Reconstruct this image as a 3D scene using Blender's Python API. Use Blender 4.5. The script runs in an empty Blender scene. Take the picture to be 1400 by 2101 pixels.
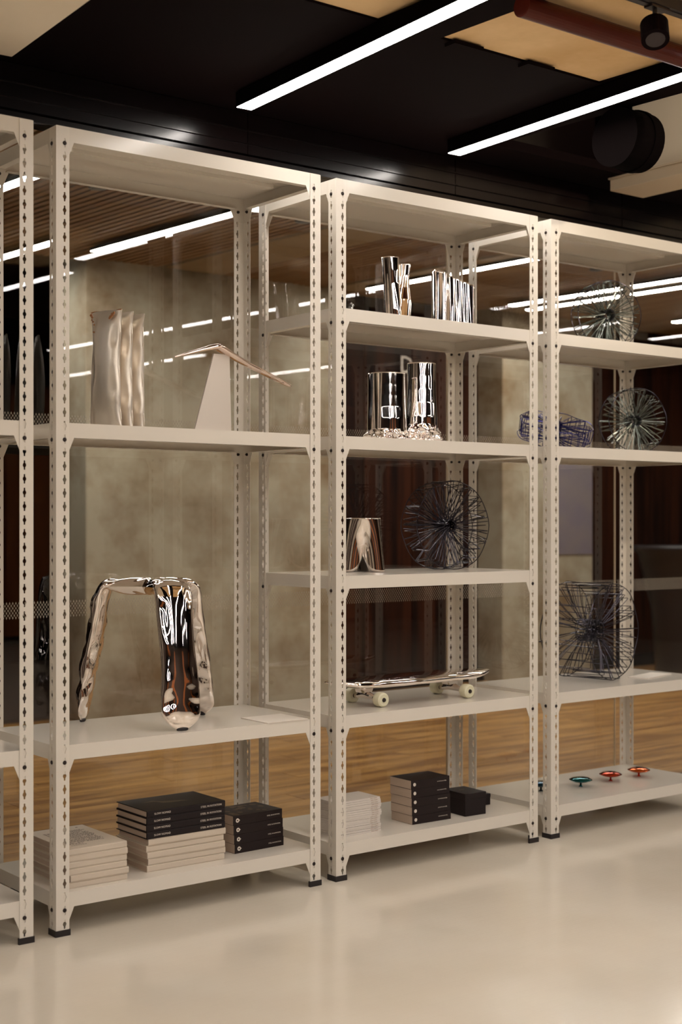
import bpy, bmesh, math, random
from mathutils import Vector, noise

R = random.Random(7)
SC = bpy.context.scene
COL = SC.collection
PI = math.pi

# ------------------------------------------------------------------ camera
cam_d = bpy.data.cameras.new('camera')
cam = bpy.data.objects.new('camera', cam_d)
COL.objects.link(cam)
SC.camera = cam
cam.location = (-1.9504, -3.9423, 1.2794)
cam.rotation_euler = (PI / 2, 0, -0.6601)
cam_d.sensor_fit = 'VERTICAL'
cam_d.sensor_height = 36
cam_d.sensor_width = 24
cam_d.lens = 2875.07 / 2101 * 36
cam_d.shift_y = 0.0095
cam_d.clip_start = 0.05
cam_d.clip_end = 100
cam_d.dof.use_dof = True
cam_d.dof.focus_distance = 4.9
cam_d.dof.aperture_fstop = 2.6

# ------------------------------------------------------------------ world / exposure
w = bpy.data.worlds.new('world')
SC.world = w
w.use_nodes = True
w.node_tree.nodes['Background'].inputs[0].default_value = (0.05, 0.035, 0.025, 1)
w.node_tree.nodes['Background'].inputs[1].default_value = 0.4
SC.view_settings.view_transform = 'Standard'
SC.view_settings.look = 'None'
SC.view_settings.gamma = 1
SC.view_settings.use_curve_mapping = False
SC.view_settings.exposure = 1.40
FRONT_E, BACK_E = 13.5, 19.0


# ------------------------------------------------------------------ helpers
def mat(name, col, rough=.5, metal=0., emit=None, es=0., spec=.5, coat=0., bump=None, vary=None):
    m = bpy.data.materials.new(name)
    m.use_nodes = True
    nt = m.node_tree
    b = nt.nodes['Principled BSDF']
    b.inputs['Base Color'].default_value = (*col, 1)
    b.inputs['Roughness'].default_value = rough
    b.inputs['Metallic'].default_value = metal
    b.inputs['Specular IOR Level'].default_value = spec
    b.inputs['Coat Weight'].default_value = coat
    if emit:
        b.inputs['Emission Color'].default_value = (*emit, 1)
        b.inputs['Emission Strength'].default_value = es
    tc = None
    if bump or vary:
        tc = nt.nodes.new('ShaderNodeTexCoord')
    if bump:   # (scale vector, strength, distance)
        mp = nt.nodes.new('ShaderNodeMapping')
        mp.inputs['Scale'].default_value = bump[0]
        nz = nt.nodes.new('ShaderNodeTexNoise')
        nz.inputs['Scale'].default_value = 1
        nz.inputs['Detail'].default_value = 4
        bp = nt.nodes.new('ShaderNodeBump')
        bp.inputs['Strength'].default_value = bump[1]
        bp.inputs['Distance'].default_value = bump[2]
        nt.links.new(tc.outputs['Object'], mp.inputs[0])
        nt.links.new(mp.outputs[0], nz.inputs['Vector'])
        nt.links.new(nz.outputs['Fac'], bp.inputs['Height'])
        nt.links.new(bp.outputs[0], b.inputs['Normal'])
    if vary:   # (scale vector, other colour, lo, hi)
        mp = nt.nodes.new('ShaderNodeMapping')
        mp.inputs['Scale'].default_value = vary[0]
        nz = nt.nodes.new('ShaderNodeTexNoise')
        nz.inputs['Scale'].default_value = 1
        nz.inputs['Detail'].default_value = 6
        nz.inputs['Roughness'].default_value = .6
        cr = nt.nodes.new('ShaderNodeValToRGB')
        cr.color_ramp.elements[0].position = vary[2]
        cr.color_ramp.elements[1].position = vary[3]
        cr.color_ramp.elements[0].color = (*col, 1)
        cr.color_ramp.elements[1].color = (*vary[1], 1)
        nt.links.new(tc.outputs['Object'], mp.inputs[0])
        oi = nt.nodes.new('ShaderNodeObjectInfo')
        ml = nt.nodes.new('ShaderNodeMath')
        ml.operation = 'MULTIPLY'
        ml.inputs[1].default_value = 37
        nt.links.new(oi.outputs['Random'], ml.inputs[0])
        cb = nt.nodes.new('ShaderNodeCombineXYZ')
        for i in range(3):
            nt.links.new(ml.outputs[0], cb.inputs[i])
        nt.links.new(cb.outputs[0], mp.inputs['Location'])
        nt.links.new(mp.outputs[0], nz.inputs['Vector'])
        nt.links.new(nz.outputs['Fac'], cr.inputs[0])
        nt.links.new(cr.outputs[0], b.inputs['Base Color'])
    return m


def obj(name, me, m=None, parent=None, loc=(0, 0, 0), rz=0., label=None, kind=None):
    o = bpy.data.objects.new(name, me)
    COL.objects.link(o)
    if m is not None and me is not None and not me.materials:
        me.materials.append(m)
    o.location = loc
    o.rotation_euler = (0, 0, rz)
    if parent:
        o.parent = parent
    if label:
        o['label'] = label
    if kind:
        o['kind'] = kind
    return o


def thing(name, label, cat, loc=(0, 0, 0), rz=0., group=None, me=None, m=None):
    o = obj(name, me, m, None, loc, rz)
    o['label'] = label
    o['category'] = cat
    if group:
        o['group'] = group
    return o


def mesh(name, v, f, smooth=False):
    me = bpy.data.meshes.new(name)
    me.from_pydata([tuple(p) for p in v], [], f)
    if smooth:
        me.polygons.foreach_set('use_smooth', [True] * len(me.polygons))
    me.update()
    return me


class MB:
    def __init__(s):
        s.v, s.f = [], []

    def add(s, v, f):
        n = len(s.v)
        s.v += [tuple(p) for p in v]
        s.f += [tuple(i + n for i in q) for q in f]
        return s

    def box(s, x0, x1, y0, y1, z0, z1):
        return s.add([(x0, y0, z0), (x1, y0, z0), (x1, y1, z0), (x0, y1, z0),
                      (x0, y0, z1), (x1, y0, z1), (x1, y1, z1), (x0, y1, z1)],
                     [(0, 3, 2, 1), (4, 5, 6, 7), (0, 1, 5, 4), (1, 2, 6, 5), (2, 3, 7, 6), (3, 0, 4, 7)])

    def prism(s, poly, axis, a, b):
        """extrude a 2D polygon along an axis between a and b"""
        def P(p, t):
            return {'x': (t, p[0], p[1]), 'y': (p[0], t, p[1]), 'z': (p[0], p[1], t)}[axis]
        n = len(poly)
        v = [P(p, a) for p in poly] + [P(p, b) for p in poly]
        f = [tuple(range(n))[::-1], tuple(range(n, 2 * n))]
        f += [(i, (i + 1) % n, n + (i + 1) % n, n + i) for i in range(n)]
        return s.add(v, f)

    def tube(s, pts, r, n=5, cap=True):
        pts = [Vector(p) for p in pts]
        rings = []
        up = Vector((0, 0, 1))
        prev = None
        for i, p in enumerate(pts):
            t = (pts[min(i + 1, len(pts) - 1)] - pts[max(i - 1, 0)])
            t = t.normalized() if t.length > 1e-9 else Vector((0, 0, 1))
            if prev is None:
                a = t.cross(up if abs(t.z) < .9 else Vector((1, 0, 0))).normalized()
            else:
                a = (prev - t * prev.dot(t))
                a = a.normalized() if a.length > 1e-6 else t.orthogonal().normalized()
            prev = a
            b = t.cross(a)
            rr = r[i] if isinstance(r, (list, tuple)) else r
            rings.append([p + (a * math.cos(2 * PI * k / n) + b * math.sin(2 * PI * k / n)) * rr for k in range(n)])
        v = [q for g in rings for q in g]
        f = []
        for i in range(len(rings) - 1):
            for k in range(n):
                f.append((i * n + k, i * n + (k + 1) % n, (i + 1) * n + (k + 1) % n, (i + 1) * n + k))
        if cap:
            f.append(tuple(range(n))[::-1])
            f.append(tuple(range((len(rings) - 1) * n, len(rings) * n)))
        return s.add(v, f)

    def lathe(s, prof, n=24, axis='z', c=(0, 0, 0)):
        """profile of (radius, height)"""
        v, f = [], []
        for (r, h) in prof:
            for k in range(n):
                a = 2 * PI * k / n
                p = (r * math.cos(a), r * math.sin(a), h)
                if axis == 'y':
                    p = (p[0], p[2], p[1])
                if axis == 'x':
                    p = (p[2], p[0], p[1])
                v.append((p[0] + c[0], p[1] + c[1], p[2] + c[2]))
        for i in range(len(prof) - 1):
            for k in range(n):
                f.append((i * n + k, i * n + (k + 1) % n, (i + 1) * n + (k + 1) % n, (i + 1) * n + k))
        f.append(tuple(range(n))[::-1])
        f.append(tuple(range((len(prof) - 1) * n, len(prof) * n)))
        return s.add(v, f)

    def me(s, name, smooth=False):
        m = mesh(name, s.v, s.f, smooth)
        return m


def box_me(name, x0, x1, y0, y1, z0, z1, bevel=0.):
    m = MB().box(x0, x1, y0, y1, z0, z1).me(name)
    if bevel:
        bm = bmesh.new()
        bm.from_mesh(m)
        bmesh.ops.bevel(bm, geom=bm.edges[:], offset=bevel, segments=2, affect='EDGES', profile=.6)
        bm.to_mesh(m)
        bm.free()
    return m


def text_me(s, size, name='lettering', align='LEFT'):
    c = bpy.data.curves.new('txt', 'FONT')
    c.body = s
    c.size = size
    c.extrude = .0001
    c.align_x = align
    c.resolution_u = 2
    t = bpy.data.objects.new('txt', c)
    COL.objects.link(t)
    bpy.context.view_layer.update()
    me = bpy.data.meshes.new_from_object(t.evaluated_get(bpy.context.evaluated_depsgraph_get()))
    me.name = name
    bpy.data.objects.remove(t)
    bpy.data.curves.remove(c)
    return me


# ------------------------------------------------------------------ materials
M = {}
M['paint'] = mat('white powder coat', (.72, .665, .585), .28, spec=.5)
M['paint_shelf'] = mat('white shelf enamel', (.73, .675, .595), .16, spec=.5, bump=((30, 30, 30), .03, .002))
M['black_plastic'] = mat('black plastic', (.012, .008, .009), .45)
M['bolt'] = mat('dark bolt', (.02, .011, .009), .4, .3)
M['black'] = mat('black ceiling', (.0042, .0014, .0016), .85, spec=.06)
M['deep_black'] = mat('matt black felt', (.002, .001, .001), .9, spec=.03)
M['header'] = mat('black lacquered aluminium', (.006, .003, .003), .22, spec=.5)
M['slab'] = mat('warm raw ceiling board', (.80, .55, .29), .85, vary=((2.2, 2.2, 2.2), (.60, .36, .14), .4, .75))
M['slab_pale'] = mat('pale ceiling board', (.86, .75, .60), .85, vary=((1.5, 1.5, 1.5), (.80, .67, .50), .35, .75))
M['pipe'] = mat('rust red pipe', (.075, .008, .002), .4, spec=.2)
M['whitebox'] = mat('cream casing', (.62, .50, .36), .6)
M['chrome'] = mat('polished steel', (.88, .81, .76), .035, 1.)
M['chrome_pink'] = mat('warm polished steel', (.90, .74, .66), .05, 1.)
M['satin'] = mat('satin cream steel', (.80, .72, .62), .30, .72, bump=((9, 9, 9), .12, .01))
M['rust'] = mat('orange rust', (.34, .15, .06), .6)
M['white_plate'] = mat('white plate', (.68, .61, .54), .35)
M['card'] = mat('white card', (.74, .67, .59), .5)
M['cream_cover'] = mat('cream book cover', (.62, .53, .43), .6)
M['cream_pages'] = mat('page edges', (.55, .43, .34), .8, bump=((3, 3, 900), .5, .001))
M['white_cover'] = mat('white booklet', (.70, .64, .58), .5)
M['black_cover'] = mat('black book cover', (.011, .006, .007), .5, spec=.3)
M['black_cover2'] = mat('soft black cover', (.014, .007, .007), .5, spec=.3)
M['print_white'] = mat('white print', (.72, .64, .56), .6)
M['print_dark'] = mat('dark print', (.10, .06, .045), .6)
M['print_brown'] = mat('brown print', (.34, .22, .15), .6)
M['print_olive'] = mat('olive print', (.085, .058, .03), .5)
M['print_ochre'] = mat('ochre print', (.075, .042, .018), .5)
M['wheel'] = mat('pale yellow urethane', (.74, .70, .50), .35)
M['dark_metal'] = mat('dark metal', (.05, .04, .04), .3, .8)
M['wire_black'] = mat('black anodised wire', (.055, .05, .065), .22, .85)
M['wire_green'] = mat('grey green wire', (.17, .19, .17), .25, .9)
M['wire_blue'] = mat('blue violet wire', (.035, .035, .16), .25, .75)
M['teal'] = mat('teal anodised steel', (.01, .12, .13), .08, 1.)
M['red'] = mat('red copper anodised steel', (.50, .05, .015), .08, 1.)
M['orange'] = mat('orange anodised steel', (.62, .12, .02), .08, 1.)
M['navy'] = mat('navy anodised steel', (.015, .05, .09), .08, 1.)
M['strip_front'] = mat('lamp diffuser', (.8, .8, .8), .5, emit=(1., .93, .86), es=FRONT_E)
M['strip_back'] = mat('lamp diffuser back room', (.8, .8, .8), .5, emit=(1., .95, .90), es=BACK_E)
M['lamp_body'] = mat('black lamp body', (.010, .006, .006), .5)
M['slat'] = mat('warm wood slat', (.42, .27, .145), .6, vary=((8, .8, 8), (.26, .13, .055), .35, .7))
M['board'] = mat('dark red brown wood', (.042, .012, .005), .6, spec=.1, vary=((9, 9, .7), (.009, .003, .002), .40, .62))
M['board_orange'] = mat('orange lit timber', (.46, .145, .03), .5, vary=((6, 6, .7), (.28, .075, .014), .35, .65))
M['band'] = mat('beige ceiling panel', (.40, .31, .20), .7, vary=((1.5, .6, 1), (.30, .22, .13), .4, .7))
M['concrete'] = mat('raw concrete', (.45, .40, .305), .8, vary=((1.9, 1.9, 2.0), (.22, .145, .075), .40, .66), bump=((12, 12, 12), .2, .01))
M['wood_floor'] = mat('oiled oak plank', (.47, .25, .075), .36, vary=((1.4, 11, 3), (.22, .095, .022), .41, .60), bump=((4, 60, 4), .15, .002))
M['brown_wall'] = mat('brown wall', (.05, .026, .016), .6)
M['poster'] = mat('lilac print', (.20, .17, .20), .5, vary=((3, 3, 3), (.24, .20, .19), .4, .7))
M['film'] = mat('frosted film', (.62, .56, .46), .7)


def floor_mat():
    m = mat('pale resin floor', (.575, .505, .405), .2, spec=.5)
    nt = m.node_tree
    b = nt.nodes['Principled BSDF']
    tc = nt.nodes.new('ShaderNodeTexCoord')
    br = nt.nodes.new('ShaderNodeTexBrick')
    br.inputs['Scale'].default_value = 1
    br.inputs['Brick Width'].default_value = .10
    br.inputs['Row Height'].default_value = .035
    br.inputs['Mortar Size'].default_value = .003
    br.inputs['Mortar Smooth'].default_value = .6
    nz = nt.nodes.new('ShaderNodeTexNoise')
    nz.inputs['Scale'].default_value = 1.6
    nz.inputs['Detail'].default_value = 5
    cr = nt.nodes.new('ShaderNodeValToRGB')
    cr.color_ramp.elements[0].color = (.655, .58, .475, 1)
    cr.color_ramp.elements[1].color = (.715, .65, .55, 1)
    cr.color_ramp.elements[0].position = .35
    cr.color_ramp.elements[1].position = .65
    bp = nt.nodes.new('ShaderNodeBump')
    bp.inputs['Strength'].default_value = .07
    bp.inputs['Distance'].default_value = .0015
    bp.invert = True
    nt.links.new(tc.outputs['Object'], br.inputs['Vector'])
    nt.links.new(tc.outputs['Object'], nz.inputs['Vector'])
    nt.links.new(nz.outputs['Fac'], cr.inputs[0])
    nt.links.new(cr.outputs[0], b.inputs['Base Color'])
    nt.links.new(br.outputs['Fac'], bp.inputs['Height'])
    nt.links.new(bp.outputs[0], b.inputs['Normal'])
    mr = nt.nodes.new('ShaderNodeMapRange')
    mr.inputs[3].default_value = .07
    mr.inputs[4].default_value = .15
    nt.links.new(nz.outputs['Fac'], mr.inputs[0])
    nt.links.new(mr.outputs[0], b.inputs['Roughness'])
    return m


def glass_mat():
    m = bpy.data.materials.new('clear glass')
    m.use_nodes = True
    nt = m.node_tree
    nt.nodes.clear()
    out = nt.nodes.new('ShaderNodeOutputMaterial')
    mx = nt.nodes.new('ShaderNodeMixShader')
    tr = nt.nodes.new('ShaderNodeBsdfTransparent')
    tr.inputs[0].default_value = (.93, .93, .90, 1)
    gl = nt.nodes.new('ShaderNodeBsdfGlossy')
    gl.inputs['Roughness'].default_value = .0
    fr = nt.nodes.new('ShaderNodeFresnel')
    fr.inputs['IOR'].default_value = 1.5
    # both faces of the pane reflect at the entry side; the exit side only transmits
    ge = nt.nodes.new('ShaderNodeNewGeometry')
    inv = nt.nodes.new('ShaderNodeMath')
    inv.operation = 'SUBTRACT'
    inv.inputs[0].default_value = 1.75
    sc = nt.nodes.new('ShaderNodeMath')
    sc.operation = 'MULTIPLY'
    sc.inputs[1].default_value = 1.75
    nt.links.new(ge.outputs['Backfacing'], sc.inputs[0])
    nt.links.new(sc.outputs[0], inv.inputs[1])
    ml = nt.nodes.new('ShaderNodeMath')
    ml.operation = 'MULTIPLY'
    ml.use_clamp = True
    nt.links.new(fr.outputs[0], ml.inputs[0])
    nt.links.new(inv.outputs[0], ml.inputs[1])
    nt.links.new(ml.outputs[0], mx.inputs[0])
    nt.links.new(tr.outputs[0], mx.inputs[1])
    nt.links.new(gl.outputs[0], mx.inputs[2])
    nt.links.new(mx.outputs[0], out.inputs[0])
    return m


def film_mat():
    m = bpy.data.materials.new('frosted film')
    m.use_nodes = True
    nt = m.node_tree
    b = nt.nodes['Principled BSDF']
    b.inputs['Base Color'].default_value = (.60, .52, .42, 1)
    b.inputs['Roughness'].default_value = .8
    b.inputs['Alpha'].default_value = .5
    return m


M['floor'] = floor_mat()
M['glass'] = glass_mat()
M['film'] = film_mat()

# ------------------------------------------------------------------ the setting
YG = .56                  # glass plane
ZC = 2.86                 # black ceiling
XL, XR, YF = -6.0, 10.0, -9.0

obj('floor', box_me('floor', XL, XR, YF, YG + .08, -.1, 0), M['floor'], kind='structure')
fb = obj('floor_back', box_me('floor_back', XL, XR, YG + .08, 8.0, -.1, -.012), M['brown_wall'], kind='structure')
pw, pl = .155, 2.3
pmes = [box_me('plank%d' % i, 0, pl - .003, 0, pw - .003, 0, .012) for i in range(2)]
row = 0
y = YG + .082
while y < 4.3:
    x = -1.6 + (row * .87) % 2.3
    while x < 8.6:
        obj('plank', pmes[row % 2], M['wood_floor'], fb, (x, y, -.012))
        x += pl
    y += pw
    row += 1

# black ceiling made of panels round the open bays, raw boards above
ceil = obj('ceiling', box_me('ceiling', XL, XR, YF, 8.0, 3.72, 3.8), M['black'], kind='structure')


def ceiling_panel(x0, x1, y0, y1, skew=0.):
    mb = MB()
    z0, z1 = ZC, ZC + .04
    mb.prism([(x0, y0), (x1, y0), (x1, y1), (x0, y1)], 'z', z0, z1)
    obj('ceiling_panel', mb.me('ceiling_panel'), M['black'], ceil)


def sk(y):               # bays lean very slightly against the racks
    return -.055 * (y - .5)


def bay_panel(xa, xb, ya, yb):
    mb = MB()
    mb.prism([(xa + sk(ya), ya), (xb + sk(ya), ya), (xb + sk(yb), yb), (xa + sk(yb), yb)], 'z', ZC, ZC + .04)
    obj('ceiling_panel', mb.me('ceiling_panel'), M['black'], ceil)


# bays: x from..to, y from..to (open to the boards above)
BAYS = [(.17, .80, -3.0, -.52), (1.06, 1.83, -3.0, -.52), (3.9, 9.0, -3.0, .31)]
bay_panel(XL, .17, -3.0, YG)
bay_panel(.17, .80, -.52, YG)
bay_panel(.80, 1.06, -3.0, YG)
bay_panel(1.06, 1.83, -.52, YG)
bay_panel(1.83, 2.15, -3.0, YG)
bay_panel(2.15, 3.9, .31, YG)
bay_panel(3.6, 3.9, -3.0, .31)
bay_panel(3.9, 9.0, .31, YG)
ceiling_panel(XL, XR, YF, -3.0 + .001)
for (a, b_, c_, d_) in BAYS:
    mb = MB()
    mb.prism([(a + sk(c_) + .002, c_ + .002), (b_ + sk(c_) - .002, c_ + .002), (b_ + sk(d_) - .002, d_ - .002), (a + sk(d_) + .002, d_ - .002)], 'z', ZC + .008, ZC + .03)
    obj('ceiling_board', mb.me('ceiling_board'), M['slab_pale'] if a > 2 else M['slab'], ceil)
for (x, y) in ((1.16, -.515), (1.50, -.515)):
    obj('clip', box_me('clip', x, x + .13, y - .03, y + .02, ZC - .012, ZC + .002), M['black'], ceil)
t = thing('ceiling_raft', 'pale cream acoustic raft hanging in the top left corner', 'ceiling panel', (-.052, .205, 2.752))
t.rotation_euler = (0, 0, -.055)
obj('raft_panel', box_me('raft_panel', -2.4, 0, -3.0, 0, 0, .03, .002), M['slab_pale'], t)
for (x, y) in ((-.3, -.3), (-2.0, -.3), (-.3, -2.6), (-2.0, -2.6)):
    obj('hanger', box_me('hanger', x - .003, x + .003, y - .003, y + .003, .03, .108), M['black_plastic'], t)

# walls out of frame
obj('wall_left', box_me('wall_left', XL - .1, XL, YF, 8.0, 0, 3.8), M['brown_wall'], kind='structure')
obj('wall_right', box_me('wall_right', XR, XR + .1, YF, 8.0, 0, 3.8), M['brown_wall'], kind='structure')
wf = obj('wall_front', box_me('wall_front', XL, XR, YF - .1, YF, 0, 3.8), M['brown_wall'], kind='structure')
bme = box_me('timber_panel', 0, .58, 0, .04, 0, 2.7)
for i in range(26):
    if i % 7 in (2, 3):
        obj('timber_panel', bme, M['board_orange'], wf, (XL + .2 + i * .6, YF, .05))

# header above the glass: black aluminium boards with ridges
hd = obj('wall_header', box_me('wall_header', XL, XR, YG + .02, YG + .14, 2.685, 3.72), M['header'], kind='structure')
for i in range(-5, 9):
    x0 = -.0 + i * 1.085 + .002
    mb = MB()
    mb.box(x0, x0 + 1.081, YG - .004, YG + .02, 2.70, 2.738)
    mb.box(x0, x0 + 1.081, YG - .004, YG + .02, 2.742, 2.790)
    mb.box(x0, x0 + 1.081, YG - .012, YG + .02, 2.738, 2.742)
    mb.box(x0, x0 + 1.081, YG - .012, YG + .02, 2.790, 2.794)
    mb.box(x0, x0 + 1.081, YG - .004, YG + .02, 2.794, 2.858)
    obj('header_board', mb.me('header_board'), M['header'], hd)
obj('trim_1', box_me('trim_1', XL, XR, YG - .02, YG + .05, 2.664, 2.686), M['header'], kind='structure')
obj('trim_2', box_me('trim_2', XL, XR, YG - .012, YG + .03, 0, .012), M['header'], kind='structure')

# glass wall: panes with narrow joints and two bands of frosted dots
n = 0
for i in range(-4, 8):
    n += 1
    x0 = 1.046 + (i - 1) * 1.083
    win = obj('window_%d' % n, box_me('window', x0 + .003, x0 + 1.080, YG, YG + .010, .012, 2.664), M['glass'], kind='structure')
    if 1 <= n:
        win['label'] = 'clear full-height glass pane with two bands of frosted dots behind the racks'
    obj('glass_joint', box_me('glass_joint', x0 - .002, x0 + .002, YG + .001, YG + .009, .012, 2.664), M['whitebox'], win)
    for (za, rows) in ((.943, 7), (1.590, 8)):
        mb = MB()
        for r_ in range(rows):
            for k in range(92):
                cx = x0 + .012 + (k + .5 * (r_ % 2)) * .01155
                cz = za + .005 + r_ * .0083
                if cx > x0 + 1.075:
                    continue
                mb.add([(cx - .0028, YG - .0006, cz), (cx, YG - .0006, cz - .0058), (cx + .0028, YG - .0006, cz), (cx, YG - .0006, cz + .0058)],
                       [(0, 1, 2, 3)])
        o = obj('frosted_dots', mb.me('frosted_dots'), M['film'], win, kind='stuff')

# back room -----------------------------------------------------------------
YW = 4.05
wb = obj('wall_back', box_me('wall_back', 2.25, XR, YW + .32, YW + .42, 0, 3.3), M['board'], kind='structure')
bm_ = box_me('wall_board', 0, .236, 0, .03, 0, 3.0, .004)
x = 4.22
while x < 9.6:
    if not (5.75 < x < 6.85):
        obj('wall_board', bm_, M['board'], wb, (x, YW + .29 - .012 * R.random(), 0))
    x += .24
wl = obj('wall_far', box_me('wall_far', XL, XR, 7.9, 8.0, 0, 3.3), M['deep_black'], kind='structure')


def concrete_pier(n_, x0, x1):
    me = box_me('pier', x0, x1, YW, YW + .32, 0, 3.0, .012)
    p = obj('wall_pier_%d' % n_, me, M['concrete'], kind='structure')
    return p


concrete_pier(1, 2.21, 4.20)
concrete_pier(2, 5.88, 6.93)
obj('trim_3', box_me('trim_3', 4.22, 5.86, YW + .2, YW + .29, 0, .1), M['black'], kind='structure')
obj('trim_4', box_me('trim_4', 6.95, 9.6, YW + .2, YW + .29, 0, .1), M['black'], kind='structure')

# slatted timber ceiling of the back room with flat panels between
cb = obj('ceiling_back', box_me('ceiling_back', XL, XR, YG + .15, 8.0, 3.12, 3.2), M['brown_wall'], kind='structure')
sl = box_me('slat', 0, .034, 0, 3.4, 0, .045)
x = .15
while x < 8.8:
    if not (2.90 < x < 3.40 or 4.28 < x < 4.5 or 5.9 < x < 6.2):
        o = obj('slat', sl, M['slat'], cb, (x, YG + .2, 2.95))
        o.rotation_euler = (0, 0, .06)
    x += .056
for (xa, xb_) in ((2.93, 3.38), (4.28, 4.52), (5.92, 6.22)):
    o = obj('ceiling_panel', box_me('band', 0, xb_ - xa, 0, 3.2, 0, .06), M['band'], cb, (xa, YG + .2, 2.934))
    o.rotation_euler = (0, 0, .06)
for (x, y) in ((1.354, 2.283), (1.575, 2.202), (2.62, 2.287), (5.02, 2.30)):
    t = thing('downlight', {1.354: 'small dark round downlight in the slatted ceiling, leftmost', 1.575: 'small bright round downlight in the slatted ceiling behind the first bay',
                            2.62: 'small round downlight seen between the first and second rack tops', 5.02: 'small round downlight behind the far right rack top'}[x],
              'ceiling light', (x, y, 2.93))
    obj('housing', MB().lathe([(.045, 0), (.045, .02), (.02, .02)], 20).me('housing'), M['dark_metal'], t)
    obj('lens', MB().lathe([(.030, -.003), (.030, .0)], 20).me('lens'), M['strip_back'] if x == 1.575 else M['dark_metal'], t)

t = thing('sign_letter', 'pale capital letter D on the dark timber wall, seen above the tall cylinder vase', 'sign', (5.03, YW + .262, 2.43))
o = obj('letter', text_me('D', .19), M['print_white'], t)
o.rotation_euler = (PI / 2, 0, 0)
# furniture glimpsed at the back right: black flared tub
t = thing('planter', 'black flared round tub standing at the dark timber wall', 'planter', (7.05, 3.2, 0))
obj('tub', MB().lathe([(.20, 0), (.22, .05), (.26, .6), (.36, 1.02), (.40, 1.06), (.40, 1.09), (.34, 1.09), (.30, 1.0), (.05, .95)], 32).me('tub', True), M['black_plastic'], t)
t = thing('poster', 'lilac grey sheet hung on the far concrete pier', 'poster', (6.50, YW - .012, 1.01), me=box_me('poster', 0, .41, 0, .008, 0, .75), m=M['poster'])


# ------------------------------------------------------------------ linear lamps
def linear_lamp(x, ya, yb, label, z=2.8, back=False, tilt=-.055, group=None):
    L = abs(yb - ya)
    y0 = max(ya, yb)
    if back:     # flush under the slats of the back room
        z = 2.91
        x = -1.9504 + (x + 1.9504) * 1.0723
        y0 = -3.9423 + (y0 + 3.9423) * 1.0723
        L *= 1.0723
    t = thing('linear_lamp', label, 'ceiling light', (x, y0, z), group=group)
    t.rotation_euler = (0, 0, tilt if not back else .06)
    wd = .033 if back else .031
    obj('housing', MB().box(-wd - .003, wd + .003, -L, 0, .002, .022 if back else .055).me('housing'), M['lamp_body'] if back else M['deep_black'], t)
    obj('diffuser', MB().box(-wd, wd, -L + .002, -.002, 0, .004).me('diffuser'), M['strip_back' if back else 'strip_front'], t)
    top = ZC - z
    for yy in (() if back else (-.25 * L, -.75 * L)):
        obj('hanger', MB().box(-.006, .006, yy - .01, yy + .01, .055, top).me('hanger'), M['lamp_body'], t)
    return t


LL = lambda *a, **k: linear_lamp(*a, **k)
LL(.932, .355, -2.3, 'long white linear lamp over the first full rack, running to the top edge')
LL(1.978, .355, -2.3, 'long white linear lamp over the second rack, right of the other one')
GRP = 'linear lamps further back in the front room'
for (x, ya, yb) in ((-2.7, .3, -2.3), (-3.8, .3, -2.3),
                    (.93, -2.7, -8.1), (1.98, -2.7, -8.1), (3.9, -2.0, -6.4),
                    (-.12, -3.2, -8.1), (-1.2, -2.8, -8.1), (-2.3, -2.7, -8.1), (-3.5, -2.7, -8.1),
                    (4.9, -5.8, -8.3),
                    (6.4, -5.8, -7.6), (6.3, -2.0, -4.6), (5.2, .2, -2.2), (7.4, -.2, -2.6)):
    LL(x, ya, yb, 'white linear lamp of the front room, outside the view', group=GRP)
for (x, ya, yb, l) in ((.735, 2.3, .9, 'white linear lamp behind the glass at the far left edge'),
                       (1.80, 3.15, .95, 'long white linear lamp behind the glass of the first full rack'),
                       (1.40, 4.6, 3.0, 'white linear lamp behind the glass, end showing left of the concrete pier'),
                       (3.83, 3.2, 1.4, 'white linear lamp behind the top shelf vases of the middle rack'),
                       (5.05, 3.12, 1.1, 'upper of two white linear lamps behind the right rack'),
                       (5.30, 3.2, 1.1, 'lower of two white linear lamps behind the right rack'),
                       (6.62, 2.95, 1.4, 'short white linear lamp low behind the far right rack')):
    LL(x, ya, yb, l, back=True)

# duct, casing, pipe, track and spotlight in the ceiling bays
t = thing('ceiling_casing', 'cream box casing hanging under the ceiling at the right edge', 'casing', (2.98, .39, 2.80))
obj('casing_body', box_me('casing_body', 0, .23, -2.2, 0, 0, .052, .003), M['whitebox'], t)
obj('casing_lid', box_me('casing_lid', -.006, .236, -2.2, .006, .052, .060), M['whitebox'], t)
t = thing('bulkhead', 'tall cream bulkhead standing on the casing, right of the black round duct', 'panel', (3.03, .30, 2.862))
obj('side_panel', box_me('side_panel', 0, .04, -3.1, 0, 0, .86), M['slab_pale'], t)
obj('end_panel', box_me('end_panel', .04, .55, -.04, 0, 0, .86), M['slab_pale'], t)
fill_d = bpy.data.lights.new('bulkhead_fill', 'SPOT')  # added fill spot, out of view, only to brighten the cream bulkhead
fill_d.energy = 60
fill_d.spot_size = 1.3
fill_d.spot_blend = .8
fill_d.shadow_soft_size = .05
fill_d.color = (1., .86, .68)
t = thing('bulkhead_fill', 'added fill spot above the ceiling bay that brightens the cream bulkhead, outside the view', 'spotlight', (2.45, -2.4, 3.35))
fill_o = bpy.data.objects.new('lamp', fill_d)
COL.objects.link(fill_o)
fill_o.parent = t
fill_o.rotation_euler = (Vector((3.05, -.4, 3.0)) - Vector((2.45, -2.4, 3.35))).to_track_quat('-Z', 'Y').to_euler()
hw = obj('housing', MB().lathe([(.045, .02), (.05, .02), (.05, .14), (.01, .14)], 20).me('housing'), M['black_plastic'], t)  # made-up housing round the added fill spot
hw.rotation_euler = fill_o.rotation_euler
t = thing('duct', 'black round duct end against the pale ceiling board at upper right', 'duct', (2.13, -.378, 2.74))
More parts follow.
